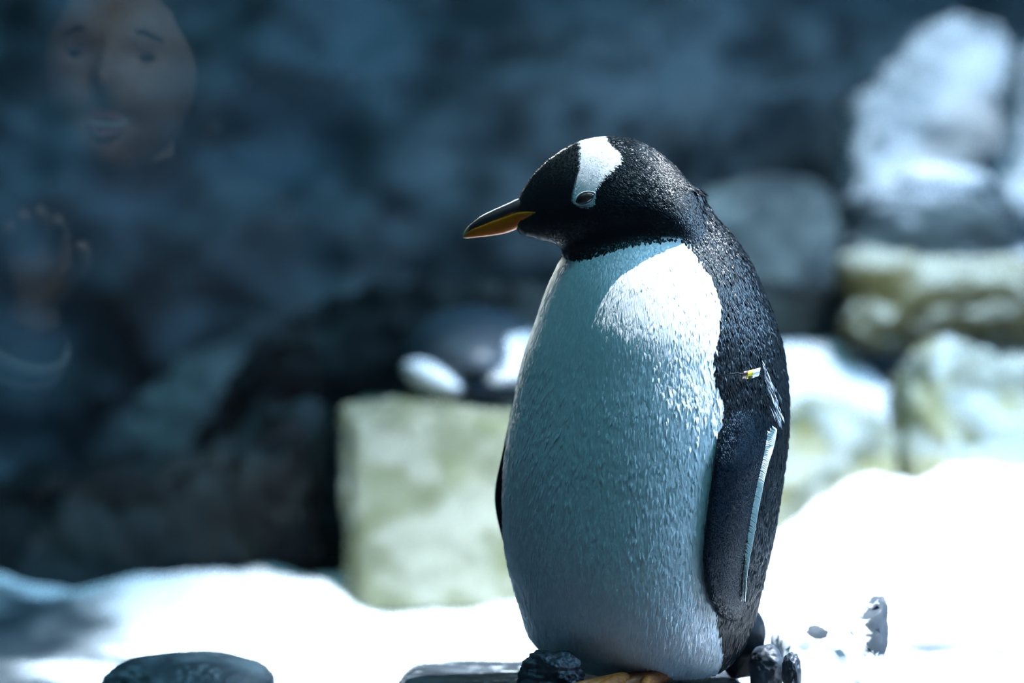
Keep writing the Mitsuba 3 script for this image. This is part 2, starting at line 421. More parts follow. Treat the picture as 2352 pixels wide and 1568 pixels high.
# ------------------------------------------------------------------ rocks behind
rock('boulder', [(390, 1110), (455, 985), (530, 860), (600, 780), (690, 705), (820, 660), (1000, 650), (1150, 655), (1330, 665), (1340, 1000), (1340, 1380), (380, 1380)], 4.95, .4, 'm_wall_shaded', 3, .1, .035,
     label='big boulder with shade painted in behind the pale block, left of the standing penguin')
rock('boulder_001', [(-200, 1150), (60, 1110), (260, 1085), (400, 1075), (560, 1010), (660, 965), (700, 955), (715, 1150), (715, 1420), (-200, 1420)], 4.45, .3, 'm_wall_shaded', 4, .05, .045,
     label='low dark green boulder between the snow edge and the pale block')
rock('boulder_002', [(775, 940), (900, 925), (1050, 935), (1200, 945), (1400, 940), (1420, 1430), (800, 1430), (780, 1200)], 4.22, .62, 'm_rock_pale', 5, .035, .008, 12, lean=.06,
     label='pale squared rock block behind the left side of the standing penguin', soft=8)
rock('boulder_003', [(160, 1250), (210, 1020), (330, 900), (420, 850), (500, 790), (555, 735), (630, 765), (700, 900), (560, 1250)], 5.5, .25, 'm_rock_grey', 6, .05, .06, 7,
     label='grey pointed rock behind the dark boulder on the left', lean=.3)
rock('boulder_004', [(1660, 930), (1800, 950), (1900, 935), (2000, 950), (2060, 960), (2074, 1100), (2074, 1330), (1660, 1330)], 4.75, .26, 'm_rock_mottled', 7, .03, .03, 12, lean=.3,
     label='pale rock with yellow stains under the snow shelf, right of the penguin')
rock('snow_bank', [(1600, 810), (1800, 795), (1900, 790), (1980, 798), (2030, 850), (2100, 910), (2180, 960), (2180, 1250), (1600, 1250)], 5.12, .2, 'm_snow', 8, .04, .012, 7, lean=.7,
     label='flat topped snow shelf beside the back of the standing penguin', cat='snow bank', kind='stuff', soft=10)
rock('boulder_005', [(2122, 900), (2150, 830), (2230, 800), (2352, 812), (2560, 820), (2560, 1250), (2300, 1240), (2130, 1200)], 4.75, .3, 'm_rock_mottled', 9, .035, .05, 8, lean=.3,
     label='mottled grey rock below the brown ledge at the right')
rock('boulder_006', [(1955, 595), (2020, 565), (2150, 592), (2300, 590), (2560, 600), (2560, 790), (2352, 790), (2200, 790), (2060, 800), (1965, 772)], 5.3, .3, 'm_rock_brown_lit_top', 10, .04, .025, 8,
     label='brown stained rock ledge with its lit top painted pale, right side', lean=.25)
rock('boulder_007', [(1962, 440), (2080, 440), (2200, 450), (2290, 470), (2352, 565), (2560, 560), (2560, 640), (2150, 640), (1958, 630)], 5.75, .3, 'm_rock_lit_top', 11, .04, .035, 8,
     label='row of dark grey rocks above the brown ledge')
rock('boulder_008', [(2075, 405), (2110, 375), (2200, 378), (2268, 395), (2278, 420), (2200, 428), (2090, 422)], 5.78, .2, 'm_snow', 12, .02, .008, 9,
     label='small white snow capped stone at the foot of the tall pale rock', cat='rock')
rock('boulder_009', [(1965, 380), (1985, 280), (2020, 200), (2100, 120), (2180, 55), (2250, 28), (2330, 40), (2348, 120), (2322, 250), (2292, 480), (2150, 520), (1990, 520)], 6.1, .35, 'm_rock_light', 13, .07, .05, 7,
     label='tall pale pointed rock at the upper right', lean=.2)
rock('boulder_010', [(2358, 90), (2560, 40), (2560, 500), (2345, 490), (2318, 440), (2342, 360), (2346, 230)], 5.75, .25, 'm_rock_light', 14, .04, .025, 7,
     label='blue white rock at the far right edge beside the tall pale rock')
rock('boulder_011', [(1560, 500), (1640, 440), (1760, 405), (1880, 405), (1930, 450), (1935, 600), (1910, 690), (1760, 720), (1560, 720)], 5.75, .25, 'm_rock_grey', 15, .08, .03, 6,
     label='rounded grey boulder behind the neck of the standing penguin')
rock('boulder_012', [(1560, 650), (1760, 635), (1930, 655), (1940, 900), (1560, 900)], 5.64, .08, 'm_wall_shaded', 16, .03, .015, 6,
     label='dark slab standing in for the shaded gap behind the snow shelf')  # thin dark slab put where the gap between rocks is in shade
rock('snow_bank_001', [(1640, 1390), (1760, 1330), (1850, 1265), (1930, 1205), (2010, 1155), (2090, 1125), (2190, 1150), (2260, 1125), (2310, 1095), (2400, 1120), (2600, 1110), (2600, 1500), (1640, 1500)], 3.95, .4, 'm_snow', 17, .05, .02, 6,
     label='high white snow bank in front of the stained rocks at the right', cat='snow bank', kind='stuff', lean=.5)

# ------------------------------------------------------------------ rocks in front
lump('rock', (.070, 2.76, -.2475), (.219, .27, .25), 'm_wet_rock', 41, 6, 7.0, .05, 2.2, 'dark wet rock that the penguin stands on', flat=.93)
lump('rock_001', P(1762, 1547, 2.77), (.020, .028, .034), 'm_shaded_dark_stone', 42, 4, 2.3, .15, 1.6, 'small stone with painted shade right of the tail of the standing penguin')
lump('rock_002', P(1818, 1545, 2.70), (.010, .02, .023), 'm_shaded_dark_stone', 43, 4, 2.3, .2, 1.6, 'narrow stone with painted shade set in the frosted rock')
rock('rock_003', [(1806, 1700), (1800, 1530), (1814, 1485), (1850, 1452), (1900, 1428), (1960, 1432), (2000, 1420), (2050, 1386), (2064, 1410), (2058, 1470), (2044, 1530), (2028, 1600), (2010, 1700), (1806, 1700)], 2.72, .14, 'm_frost', 45, .014, .0035, 30,
     'white frosted rock with a dark bare patch at its tip, right of the penguin', cat='rock', soft=6, lean=.4)
lump('rock_005', P(432, 1585, 2.5), (.088, .09, .036), 'm_grey_stone', 46, 6, 2.5, .10, 1.8, 'smooth dark boulder at the lower left with frost flecks', cat='boulder', rot=.1)
add('rock_006', box((-.5, 2.3, -.5), (-.2, 2.68, -.028), .03), 'm_wet_rock', 40, 'flat dark rock carrying the smooth boulder at the lower left', 'rock')
lump('rock_007', P(1266, 1552, 2.66), (.034, .03, .028), 'm_shaded_dark_stone', 47, 5, 2.4, .3, 1.9, 'dark rounded stone in front of the foot of the penguin')

# ------------------------------------------------------------------ the standing penguin
BODY = np.array([  # row, left, right, half depth, centre offset in depth (pixels)
    (440, 1470, 1600, 60, -55), (480, 1400, 1613, 88, -52), (520, 1335, 1660, 104, -48), (550, 1308, 1688, 118, -42), (575, 1296, 1706, 134, -38),
    (600, 1285, 1718, 152, -34), (640, 1264, 1737, 182, -28), (680, 1249, 1754, 206, -20), (720, 1236, 1771, 228, -14), (760, 1222, 1785, 246, -8),
    (800, 1208, 1796, 258, -4), (850, 1195, 1804, 268, 0), (900, 1186, 1809, 276, 0), (950, 1177, 1810, 282, 0), (1000, 1168, 1808, 286, 0),
    (1050, 1161, 1803, 288, 0), (1100, 1158, 1795, 288, 0), (1150, 1156, 1788, 287, 0), (1200, 1157, 1780, 285, 0), (1250, 1160, 1770, 281, 0),
    (1300, 1168, 1758, 275, 0), (1350, 1182, 1748, 267, 0), (1400, 1197, 1736, 256, 0), (1440, 1206, 1725, 245, 0), (1470, 1216, 1714, 232, 2),
    (1495, 1240, 1702, 212, 4), (1520, 1290, 1684, 180, 8), (1540, 1350, 1650, 130, 12), (1556, 1440, 1560, 50, 14)], float)
S = D / F
rowsz = CZ - (BODY[:, 0] - 784) * S
from scipy.ndimage import gaussian_filter1d
zs = np.linspace(rowsz[-1], rowsz[0], 500)


def profile(c):
    v = PchipInterpolator(rowsz[::-1], (c * S)[::-1])(zs)
    w = np.clip((zs - zs[0]) / .05, 0, 1)
    g = gaussian_filter1d(v, 14, mode='nearest')
    return lambda z, t=g * w + v * (1 - w): np.interp(z, zs, t)


bl, br, bd, bo = [profile(c) for c in ((BODY[:, 1] - 1176), (BODY[:, 2] - 1176), BODY[:, 3], BODY[:, 4])]
HD = D - .030
SH = HD / F
HEAD = np.array([  # column, top, bottom, half depth
    (1158, 494, 500, 16), (1168, 486, 503, 25), (1178, 474, 512, 27), (1188, 460, 528, 28), (1200, 438, 540, 30), (1215, 413, 544, 35), (1235, 388, 549, 43), (1270, 358, 558, 62), (1310, 333, 568, 80), (1350, 319, 572, 93),
    (1395, 313, 572, 103), (1440, 317, 572, 108), (1490, 335, 575, 110), (1530, 363, 580, 106), (1570, 404, 585, 94), (1596, 440, 580, 72), (1607, 462, 568, 54), (1614, 482, 555, 32), (1617, 500, 535, 10)], float)
hx = (HEAD[:, 0] - 1176) * SH
ht, hb, hw = [PchipInterpolator(hx, c) for c in (CZ - (HEAD[:, 1] - 784) * SH, CZ - (HEAD[:, 2] - 784) * SH, HEAD[:, 3] * SH)]


def body_field(x, y, z):
    zc = np.clip(z, rowsz[-1], rowsz[0])
    l, r, d, o = bl(zc), br(zc), bd(zc), bo(zc)
    a, c = (r - l) / 2, (l + r) / 2
    f = (np.sqrt(((x - c) / a) ** 2 + ((y - D - o) / d) ** 2) - 1) * np.minimum(a, d)
    return np.maximum(f, np.maximum(z - rowsz[0], rowsz[-1] - z))


def head_field(x, y, z):
    xc = np.clip(x, hx[0], hx[-1])
    t, b, w = ht(xc), hb(xc), hw(xc)
    h, c = (t - b) / 2, (t + b) / 2
    w = w * (1 - .34 * np.clip((z - c) / h, -.4, 1.2))
    f = (np.sqrt(((z - c) / h) ** 2 + ((y - HD) / w) ** 2) - 1) * np.minimum(h, w)
    return np.maximum(f, np.maximum(x - hx[-1], hx[0] - x))


H = .0036
lo = np.array([-.03, D - .17, -.03])
gx, gy, gz = [lo[k] + H * np.arange(n) for k, n in enumerate((104, 96, 184))]
G = np.meshgrid(gx, gy, gz, indexing='ij')
fb = body_field(*G)
fh = head_field(*G)
kk = .014
mix_h = np.clip(.5 + .5 * (fh - fb) / kk, 0, 1)
field = fh * (1 - mix_h) + fb * mix_h - kk * mix_h * (1 - mix_h)
pen = surface_nets(field, lo, H)
smooth_mesh(pen, 8)
if pen.volume < 0:
    pen.invert()

SPLIT_Z = lambda x: CZ - (np.interp(1176 + x / S, [1240, 1292, 1320, 1350, 1400, 1440, 1490, 1540, 1600], [585, 588, 597, 592, 577, 565, 557, 552, 545]) - 784) * S
FRONT = math.radians(-136)
# half angle of the white front around the chest's direction, by height
EDGE_ROW = np.array([540, 552, 575, 600, 630, 660, 700, 740, 800, 850, 900, 1000, 1200, 1400, 1440, 1470, 1500, 1540], float)
EDGE_PX = np.array([1540, 1560, 1590, 1612, 1632, 1646, 1656, 1652, 1640, 1640, 1660, 1655, 1640, 1650, 1662, 1668, 1666, 1640], float)


def half_angles():
    out = []
    for row, px in zip(EDGE_ROW, EDGE_PX):
        z = CZ - (row - 784) * S
        l, r, d, o = bl(z), br(z), bd(z), bo(z)
        t = np.radians(np.linspace(-175, -5, 400))
        x, y = (l + r) / 2 + (r - l) / 2 * np.cos(t), D + o + d * np.sin(t)
        k = np.argmin(np.abs(1176 + x / y * F - px))
        out.append(t[k] - FRONT)
    return np.array(out)


EDGE_A = half_angles()
STRIPE = np.array([(1322, 305), (1330, 340), (1327, 392), (1319, 420), (1312, 452), (1311, 470), (1325, 479), (1340, 482), (1358, 474), (1362, 455), (1360, 447), (1371, 432), (1386, 410), (1404, 394), (1421, 376), (1418, 355), (1401, 340), (1388, 322), (1384, 305)], float)
import shapely
STRIPE_POLY = shapely.Polygon([((a - 1176) * SH, CZ - (b - 784) * SH) for a, b in STRIPE])
WHITE, BLACK = np.array([.88, .90, .92]), np.array([.003, .006, .009])


def is_head(p):
    return head_field(*p.T) < np.minimum(body_field(*p.T) + .004, .012)


def is_white(p):
    x, y, z = p.T
    l, r = bl(np.clip(z, rowsz[-1], rowsz[0])), br(np.clip(z, rowsz[-1], rowsz[0]))
    d, o = bd(np.clip(z, rowsz[-1], rowsz[0])), bo(np.clip(z, rowsz[-1], rowsz[0]))
    t = np.arctan2((y - D - o) / d, (x - (l + r) / 2) / ((r - l) / 2))
    dt = np.abs((t - FRONT + np.pi) % (2 * np.pi) - np.pi)
    row = 784 + (CZ - z) / S
    front = (dt < np.interp(row, EDGE_ROW, EDGE_A)) & (z < SPLIT_Z(x))
    crown = shapely.contains_xy(STRIPE_POLY, x, z)
    return np.where(z > SPLIT_Z(x), crown, front)


pv, pn = np.array(pen.vertices), np.array(pen.vertex_normals)
cols = np.where(is_white(pv)[:, None], WHITE * .92, BLACK)
add('penguin', pen, 'm_feather', True, 'penguin with an orange bill standing on the dark rock, head bowed to the left', 'penguin', color=cols)

rng = np.random.default_rng(7)


def feathers(p, n, flow, L, W, lift, ridge, color, sink=.0012, roll=.15):
    """Feather tips as one mesh: each a small ridged blade that lies along flow. Returns (mesh, colours)."""
    t = flow - (flow * n).sum(1, keepdims=True) * n
    t /= np.linalg.norm(t, axis=1, keepdims=True) + 1e-9
    b = np.cross(n, t)
    L, W = np.broadcast_to(L, (len(p),))[:, None], np.broadcast_to(W, (len(p),))[:, None]
    lift = np.broadcast_to(lift, (len(p),))[:, None]
    q = p - n * sink
    roll = W * roll * rng.normal(0, 1, (len(p), 1)).clip(-1.5, 1.5)
    v = np.stack([q, q + t * L * .62 + b * W * .5 + n * (lift * .55 + sink + roll), q + t * L * .62 - b * W * .5 + n * (lift * .55 + sink - roll),
                  q + t * L * .58 + n * (lift * .6 + ridge + sink), q + t * L + n * (lift + sink)], 1)
    k = np.arange(len(p))[:, None] * 5
    f = np.concatenate([k + np.array([0, 3, 1])[None], k + np.array([0, 2, 3])[None], k + np.array([1, 3, 4])[None], k + np.array([3, 2, 4])[None]])
    return trimesh.Trimesh(v.reshape(-1, 3), f, process=False), np.repeat(color, 5, axis=0)


def sample(mesh, count, seed):
    p, fi = trimesh.sample.sample_surface(mesh, count, seed=seed)
    tri = mesh.triangles[fi]
    bc = trimesh.triangles.points_to_barycentric(tri, p)
    n = (mesh.vertex_normals[mesh.faces[fi]] * bc[:, :, None]).sum(1)
    return np.asarray(p), n / np.linalg.norm(n, axis=1, keepdims=True)


p, n = sample(pen, 330000, 5)
head = is_head(p)
beak_zone = p[:, 0] < (1232 - 1176) * SH
keep = np.where(head, rng.random(len(p)) < .95, rng.random(len(p)) < .52) & (p[:, 2] > .004)
p, n, head = p[keep], n[keep], head[keep]
white = is_white(p)
back = np.clip((p[:, :1] - (1510 - 1176) * SH) / (90 * SH), 0, 1)
flow = np.where(head[:, None], np.array([1.0, 0, -.75]) * (1 - back) + np.array([0, 0, -1.0]) * back, np.array([0, 0, -1.0]))
flow = flow + rng.normal(0, .10, p.shape)
r1 = rng.random(len(p))
small = np.clip((p[:, 0] - (1180 - 1176) * SH) / (.14), .45, 1)
neck = 1 - .5 * np.exp(-((p[:, 2] - SPLIT_Z(p[:, 0])) / .018) ** 2)
L = np.where(head, .0062 * small, np.where(white, .016, .013)) * (.75 + .5 * r1) * neck
W = np.where(head, .0018 * small, np.where(white, .0033, .0032)) * (.8 + .4 * rng.random(len(p)))
rowp = 784 + (CZ - p[:, 2]) / S
lift = np.where(head, np.where(white, .0003, .0005), np.where(white, .0004 + .0006 * np.clip((rowp - 760) / 160, 0, 1), .0011)) * (.4 + 1.0 * rng.random(len(p))) * np.where(rng.random(len(p)) < .10, 2.0, 1) * neck
shade = .92 + .16 * rng.random(len(p))
col = np.where(white[:, None], WHITE, BLACK) * shade[:, None]
for name, sel, lab in (('white_plumage', white, 'white feathers of the front and the crown band'), ('black_plumage', ~white, 'glossy black feathers of the head and back')):
    m, c = feathers(p[sel], n[sel], flow[sel], L[sel], W[sel], lift[sel], np.where(head, np.where(white, .0001, .0003), np.where(white, .0003, .0006))[sel][:, None], col[sel], roll=.05 if name[0] == 'w' else .13)
    add('penguin__' + name, m, 'm_feather' if name[0] == 'w' else 'm_black_feather', True, lab, kind='stuff', color=c)


# bill
def bill_half(rows, upper):
    """rows: column, top, border, bottom, half depth (pixels at the head's distance)."""
    rows = np.array(rows, float)
    cs = np.linspace(0, 1, 60) ** 1.5
    xs = rows[0, 0] + cs * (rows[-1, 0] - rows[0, 0])
    tp, bo_, bt, w = [PchipInterpolator(rows[:, 0], rows[:, k])(xs) for k in (1, 2, 3, 4)]
    K = 28
    ang = np.linspace(0, np.pi, K)
    v = []
    for x, t, m, b, hwid in zip(xs, tp, bo_, bt, w):
        c, s = np.cos(ang), np.sin(ang)
        c, s = np.sign(c) * np.abs(c) ** .85, np.abs(s) ** .85
        hgt = (m - t) if upper else (b - m)
        r = m - s * hgt if upper else m + s * hgt
        v.append(np.stack([np.full(K, (x - 1176) * SH), HD + c * hwid * SH, CZ - (r - 784) * SH], 1))
    v = np.array(v)
    nn = len(xs)
    i, j = np.meshgrid(np.arange(nn - 1), np.arange(K), indexing='ij')
    a = i * K + j
    b2 = i * K + (j + 1) % K
    f = np.stack([a, b2, b2 + K, a + K], -1).reshape(-1, 4)
    f = np.vstack([f[:, [0, 1, 2]], f[:, [0, 2, 3]]])
    vv = np.vstack([v.reshape(-1, 3), v[0].mean(0), v[-1].mean(0)])
    for k in range(K):
        f = np.vstack([f, [[len(vv) - 2, (k + 1) % K, k], [len(vv) - 1, (nn - 1) * K + k, (nn - 1) * K + (k + 1) % K]]])
    return trimesh.Trimesh(vv, f, process=False)


BILL = [(1063.5, 539, 541, 546, 3), (1067, 531, 539, 547, 7), (1074, 521, 534, 547, 10), (1085, 511, 527, 546, 13), (1105, 496, 519, 544, 16), (1130, 483, 509, 541, 19), (1150, 474, 502, 538, 21), (1170, 465, 495, 533, 23),
        (1190, 456, 489, 525, 24), (1210, 452, 488, 512, 26), (1228, 455, 489, 498, 28), (1240, 460, 489, 492, 30)]
ub = bill_half(BILL, True)
lb = bill_half([(*r[:4], r[4] + w) for r, w in zip(BILL, (0, 0, 0, 0, 0, 0, 1, 4, 9.5, 13, 15, 8))], False)
tipu = np.clip((ub.vertices[:, 0] - (1063 - 1176) * SH) / (16 * SH), 0, 1)[:, None]
cu = np.array([.80, .62, .30]) * (1 - tipu) + np.array([.020, .022, .026]) * tipu
add('penguin__upper_bill', ub, 'm_bill', True, 'black upper half of the bill with a pale tip', color=cu)
tl = np.clip((lb.vertices[:, 0] - (1063 - 1176) * SH) / (14 * SH), 0, 1)[:, None]
cl = np.array([.90, .58, .16]) * (1 - tl) + np.array([.98, .22, .001]) * tl
add('penguin__lower_bill', lb, 'm_bill', True, 'orange lower half of the bill', color=cl)

# eyes: a dark ball between pale lids, one on each side
ex, ez = (1341 - 1176) * SH, CZ - (461 - 784) * SH
for side in (-1, 1):
    c_, h_, w_ = (ht(ex) + hb(ex)) / 2, (ht(ex) - hb(ex)) / 2, hw(ex)
    w_ *= 1 - .34 * (ez - c_) / h_
    ey = HD + side * w_ * math.sqrt(max(0, 1 - ((ez - c_) / h_) ** 2))
    sfx = '' if side < 0 else '_001'
    m = trimesh.creation.icosphere(subdivisions=4)
    m.apply_scale([.0115, .0056, .0068])
    m.apply_transform(trimesh.transformations.rotation_matrix(math.radians(-22), [0, 1, 0]))
    m.apply_translation([ex, ey - side * -.0002, ez])
    add('penguin__eye' + sfx, m, 'm_eye', True, 'dark brown half closed eye')
    ang = np.linspace(0, 2 * np.pi, 40)
    ring = np.stack([.0125 * np.cos(ang), 0 * ang, .0068 * np.sin(ang) * (1 - .25 * np.cos(ang) ** 2)], 1)
    R = trimesh.transformations.rotation_matrix(math.radians(-22), [0, 1, 0])[:3, :3]
    ring = ring @ R.T + [ex, ey + side * .0022, ez]
    add('penguin__eyelid' + sfx, tube(ring, .0010, 8), 'm_lid', True, 'pale rim of the eye')

# flippers
FLIP = np.array([(1690, 800), (1668, 830), (1657, 870), (1662, 910), (1656, 960), (1647, 1010), (1638, 1080), (1628, 1150), (1619, 1220), (1615, 1280), (1618, 1330), (1628, 1370), (1645, 1402), (1668, 1420), (1690, 1424), (1704, 1405),
                 (1710, 1370), (1714, 1320), (1722, 1270), (1734, 1200), (1745, 1130), (1760, 1060), (1781, 995), (1784, 950), (1775, 880), (1760, 830), (1730, 800)], float)


def body_front(x, z, side=-1):
    l, r, d, o = bl(z), br(z), bd(z), bo(z)
    u = np.clip((x - (l + r) / 2) / ((r - l) / 2), -.97, .97)
    return D + o + side * d * np.sqrt(1 - u ** 2)


def flip_surface(px, py):
    """The outer face of the near flipper where the frame shows it."""
    y = np.full(np.shape(px), D - .08)
    for _ in range(6):
        q = P(px, py, y)
        y = body_front(q[0], q[2]) - .006
    return y


def flipper_mesh():
    poly = shapely.Polygon(FLIP).buffer(6).buffer(-6)
    cs = m3.CrossSection([np.array(poly.exterior.coords)[:-1]])
    if cs.area() <= 0:
        cs = m3.CrossSection([np.array(poly.exterior.coords)[:-1][::-1]])
    man = m3.Manifold.extrude(cs, 1).refine_to_length(9)
    m = to_trimesh(man)
    v = np.array(m.vertices)
    dist = np.array(shapely.distance(poly.exterior, shapely.points(v[:, :2])))
    thick = .0055 * np.sqrt(np.clip(dist / 45, 0, 1)) + .0015 - .022 * np.clip((1060 - v[:, 1]) / 220, 0, 1)
    y = flip_surface(v[:, 0], v[:, 1])
    yy = y + np.where(v[:, 2] > .5, .010, -thick)
    # smooth the outer face a little so it reads as a flat blade
    w = P(v[:, 0], v[:, 1], yy).T
    m = trimesh.Trimesh(w, m.faces, process=False)
    if m.volume < 0:
        m.invert()
    return m


fl = flipper_mesh()
scene['m_flipper'] = {'type': 'twosided', 'nested': {'type': 'principled', 'base_color': rgb(.0008, .006, .012), 'roughness': .5, 'specular': .13}}
add('penguin__flipper', fl, 'm_flipper', 50, 'dark blue black flipper hanging along its side')
p, n = sample(fl, 26000, 9)
front = (n[:, 1] < -.15) & (p[:, 2] < CZ - (845 - 784) * S)
p, n = p[front], n[front]
flow = np.array([.30, .1, -1.0]) + rng.normal(0, .06, p.shape)
m, c = feathers(p, n, flow, .0042 * (.8 + .4 * rng.random(len(p))), .0017, .0002, .00006, np.tile([[.0008, .006, .012]], (len(p), 1)) * (.7 + .8 * rng.random((len(p), 1))), .0005)
add('penguin__flipper__feathers', m, 'm_feather', True, kind='stuff', color=c)
scene['penguin__flipper__feathers']['bsdf'] = ref('m_black_feather')
# the white trailing edge of the flipper: a row of short pale feathers
EDGE = np.array([(1783, 985), (1776, 1020), (1765, 1055), (1755, 1095), (1748, 1130), (1741, 1165), (1735, 1200), (1728, 1240), (1721, 1275), (1716, 1310), (1713, 1340), (1711, 1372)], float)
te = np.r_[0, np.cumsum(np.linalg.norm(np.diff(EDGE, axis=0), axis=1))]
E = PchipInterpolator(te, EDGE)
us = np.linspace(0, te[-1], 90)
vs, fs = [], []
for k, u in enumerate(us):
    e = E(u)
    wv = 20 * min(1, (te[-1] - u) / 260 + .12) * min(1, u / 30 + .45) * (.8 + .4 * rng.random())
    tip = e + np.array([2.5, 14])
    a0 = e + np.array([-wv, -5 - 5 * rng.random()])
    pts = [a0, a0 + [1.5, 7], e + [1, 10], e + [2, 0]]
    y = float(flip_surface(e[0] - 5, e[1])) - .0074
    w = [P(q[0], q[1], y - .0014 * (i in (1, 2))) for i, q in enumerate(pts)]
    mid = np.mean(w, 0) - np.array([0, .0004, 0])
    back = [q + np.array([0, .002, 0]) for q in w]
    o = len(vs)
    vs += w + [mid] + back
    fs += [[o, o + 1, o + 4], [o + 1, o + 2, o + 4], [o + 2, o + 3, o + 4], [o + 3, o, o + 4], [o + 5, o + 7, o + 6], [o + 5, o + 8, o + 7]]
    for i in range(4):
        j = (i + 1) % 4
        fs += [[o + i, o + 5 + i, o + 5 + j], [o + i, o + 5 + j, o + j]]
add('penguin__flipper__trailing_edge', trimesh.Trimesh(vs, fs, process=False), 'm_feather', False, 'white serrated trailing edge of the flipper', color=np.tile([[.80, .82, .78]], (len(vs), 1)))

# the far flipper, on the other side of the body
def far_flipper():
    rows = np.linspace(800, 1390, 40)
    v, K = [], 16
    for r in rows:
        z = CZ - (r - 784) * S
        l, rr, d, o = bl(z), br(z), bd(z), bo(z)
        s = (r - 800) / 590
        wid = .034 * math.sin(math.pi * min(1, .18 + .82 * s) ** .8) ** .6 + .006
        a = math.radians(152 + 6 * s)
        out = .0005 + .0095 * math.exp(-((r - 1150) / 90) ** 2)
        c = np.array([(l + rr) / 2 + ((rr - l) / 2 + out) * math.cos(a), D + o + (d + out) * math.sin(a), z])
        tx = np.array([-math.sin(a), math.cos(a), 0])
        nx = np.array([math.cos(a), math.sin(a), 0])
        for t in np.linspace(0, 2 * np.pi, K, endpoint=False):
            v.append(c + tx * wid * math.cos(t) + nx * .006 * math.sin(t))
    v = np.array(v)
    nn = len(rows)
    i, j = np.meshgrid(np.arange(nn - 1), np.arange(K), indexing='ij')
    a, b = i * K + j, i * K + (j + 1) % K
    f = np.stack([a, b, b + K, a + K], -1).reshape(-1, 4)
    f = np.vstack([f[:, [0, 1, 2]], f[:, [0, 2, 3]]])
    vv = np.vstack([v, v[:K].mean(0), v[-K:].mean(0)])
    for k in range(K):
        f = np.vstack([f, [[len(vv) - 2, (k + 1) % K, k], [len(vv) - 1, (nn - 1) * K + k, (nn - 1) * K + (k + 1) % K]]])
    return trimesh.Trimesh(vv, f, process=False)


add('penguin__flipper_001', far_flipper(), 'm_flipper', True, 'dark edge of the other flipper behind the belly')

# ruffled pale feathers at the shoulder behind the tag
rf, rc = [], []
pp, nn_, fl_ = [], [], []
for k in range(46):
    tq = rng.random()
    a, b = 1752 + 32 * tq ** .7 + rng.normal(0, 4), 842 + 135 * tq + rng.normal(0, 7)
    y = float(flip_surface(a, b)) - .008 - .002 * rng.random()
    pp.append(P(a, b - 14, y))
    nn_.append([.55 + .3 * rng.normal(), -.8, .1])
    fl_.append([.22 + .2 * rng.random(), .05, -1])
pp, nn_, fl_ = np.array(pp), np.array(nn_) / np.linalg.norm(nn_, axis=1, keepdims=True), np.array(fl_)
m, c = feathers(pp, nn_, fl_, .015 * (.6 + .8 * rng.random(len(pp))), .0024, .0016, .0004, np.tile([[.34, .40, .45]], (len(pp), 1)) * (.2 + 1.0 * rng.random((len(pp), 1))))
add('penguin__tuft', m, 'm_feather', True, 'ruffled pale feathers at the top of the flipper', kind='stuff', color=c)

# tail and feet
m = to_trimesh(hull_chain({'a': (P(1690, 1450, D + .03), .035), 'b': (P(1725, 1530, D + .06), .012), 'c': (P(1690, 1535, D + .05), .012)}, [('a', 'b', 'c')]).refine_to_length(.008))
add('penguin__tail', m, 'm_flipper', 40, 'short dark tail')
for i, (fx, fy) in enumerate([(1392, 2.640), (1500, 2.70)]):
    o = P(fx, 1545, fy)
    o[2] = .003
    dirv = np.array([-.62, -.78, 0])
    js, bs = {'h': (o + [0.02, .03, .004], .009)}, []
    for k, a in enumerate((-.42, 0, .42)):
        c_, s_ = math.cos(a), math.sin(a)
        d_ = np.array([dirv[0] * c_ - dirv[1] * s_, dirv[0] * s_ + dirv[1] * c_, 0])
        js[f'm{k}'] = (o + d_ * .03 + [0, 0, .003], .006)
        js[f't{k}'] = (o + d_ * .058 + [0, 0, 0], .0045)
        bs += [('h', f'm{k}'), (f'm{k}', f't{k}')]
    js['w0'], js['w1'], js['w2'] = [(js[f't{k}'][0] - [0, 0, .002], .0025) for k in range(3)]
    bs += [('h', 'w0', 'w1'), ('h', 'w1', 'w2')]
    m = to_trimesh(hull_chain(js, bs).refine_to_length(.004))
    smooth_mesh(m, 4)
    fk = 'penguin__foot' + ('_001' if i else '')
    add(fk, m, 'm_foot', True, 'orange webbed foot')
    for k in range(3):
        t = js[f't{k}'][0]
        d_ = (t - o) / np.linalg.norm(t - o)
        pts = [t + d_ * .002, t + d_ * .008 + [0, 0, .001], t + d_ * .014 - [0, 0, .003]]
        add(fk + '__claw' + (f'_{k:03d}' if k else ''), tube(pts, [.0035, .0028, .0006], 8), 'm_claw', True)

# identification tag on the flipper
ty = float(flip_surface(1700, 860)) - .010


def band(px0, px1, row0, row1, hgt, bulge, r=.0):
    xs = np.linspace(0, 1, 8)
    v = []
    for s in xs:
        cx, cy = px0 + (px1 - px0) * s, row0 + (row1 - row0) * s
        for t in np.linspace(0, 2 * np.pi, 16, endpoint=False):
            q = P(cx - 2.5 * math.sin(t), cy + hgt / 2 * math.sin(t), ty + .018 * max(0, (cx - 1700) / 60) - .002)
            q[1] += -bulge * math.cos(t)
            v.append(q)
    v = np.array(v)
    K, nn = 16, len(xs)
    i, j = np.meshgrid(np.arange(nn - 1), np.arange(K), indexing='ij')
    a, b = i * K + j, i * K + (j + 1) % K
    f = np.stack([a, b, b + K, a + K], -1).reshape(-1, 4)
    f = np.vstack([f[:, [0, 1, 2]], f[:, [0, 2, 3]]])
    vv = np.vstack([v, v[:K].mean(0), v[-K:].mean(0)])
    for k in range(K):
        f = np.vstack([f, [[len(vv) - 2, (k + 1) % K, k], [len(vv) - 1, (nn - 1) * K + k, (nn - 1) * K + (k + 1) % K]]])
    m = trimesh.Trimesh(vv, f, process=False)
    m.fix_normals()
    return m


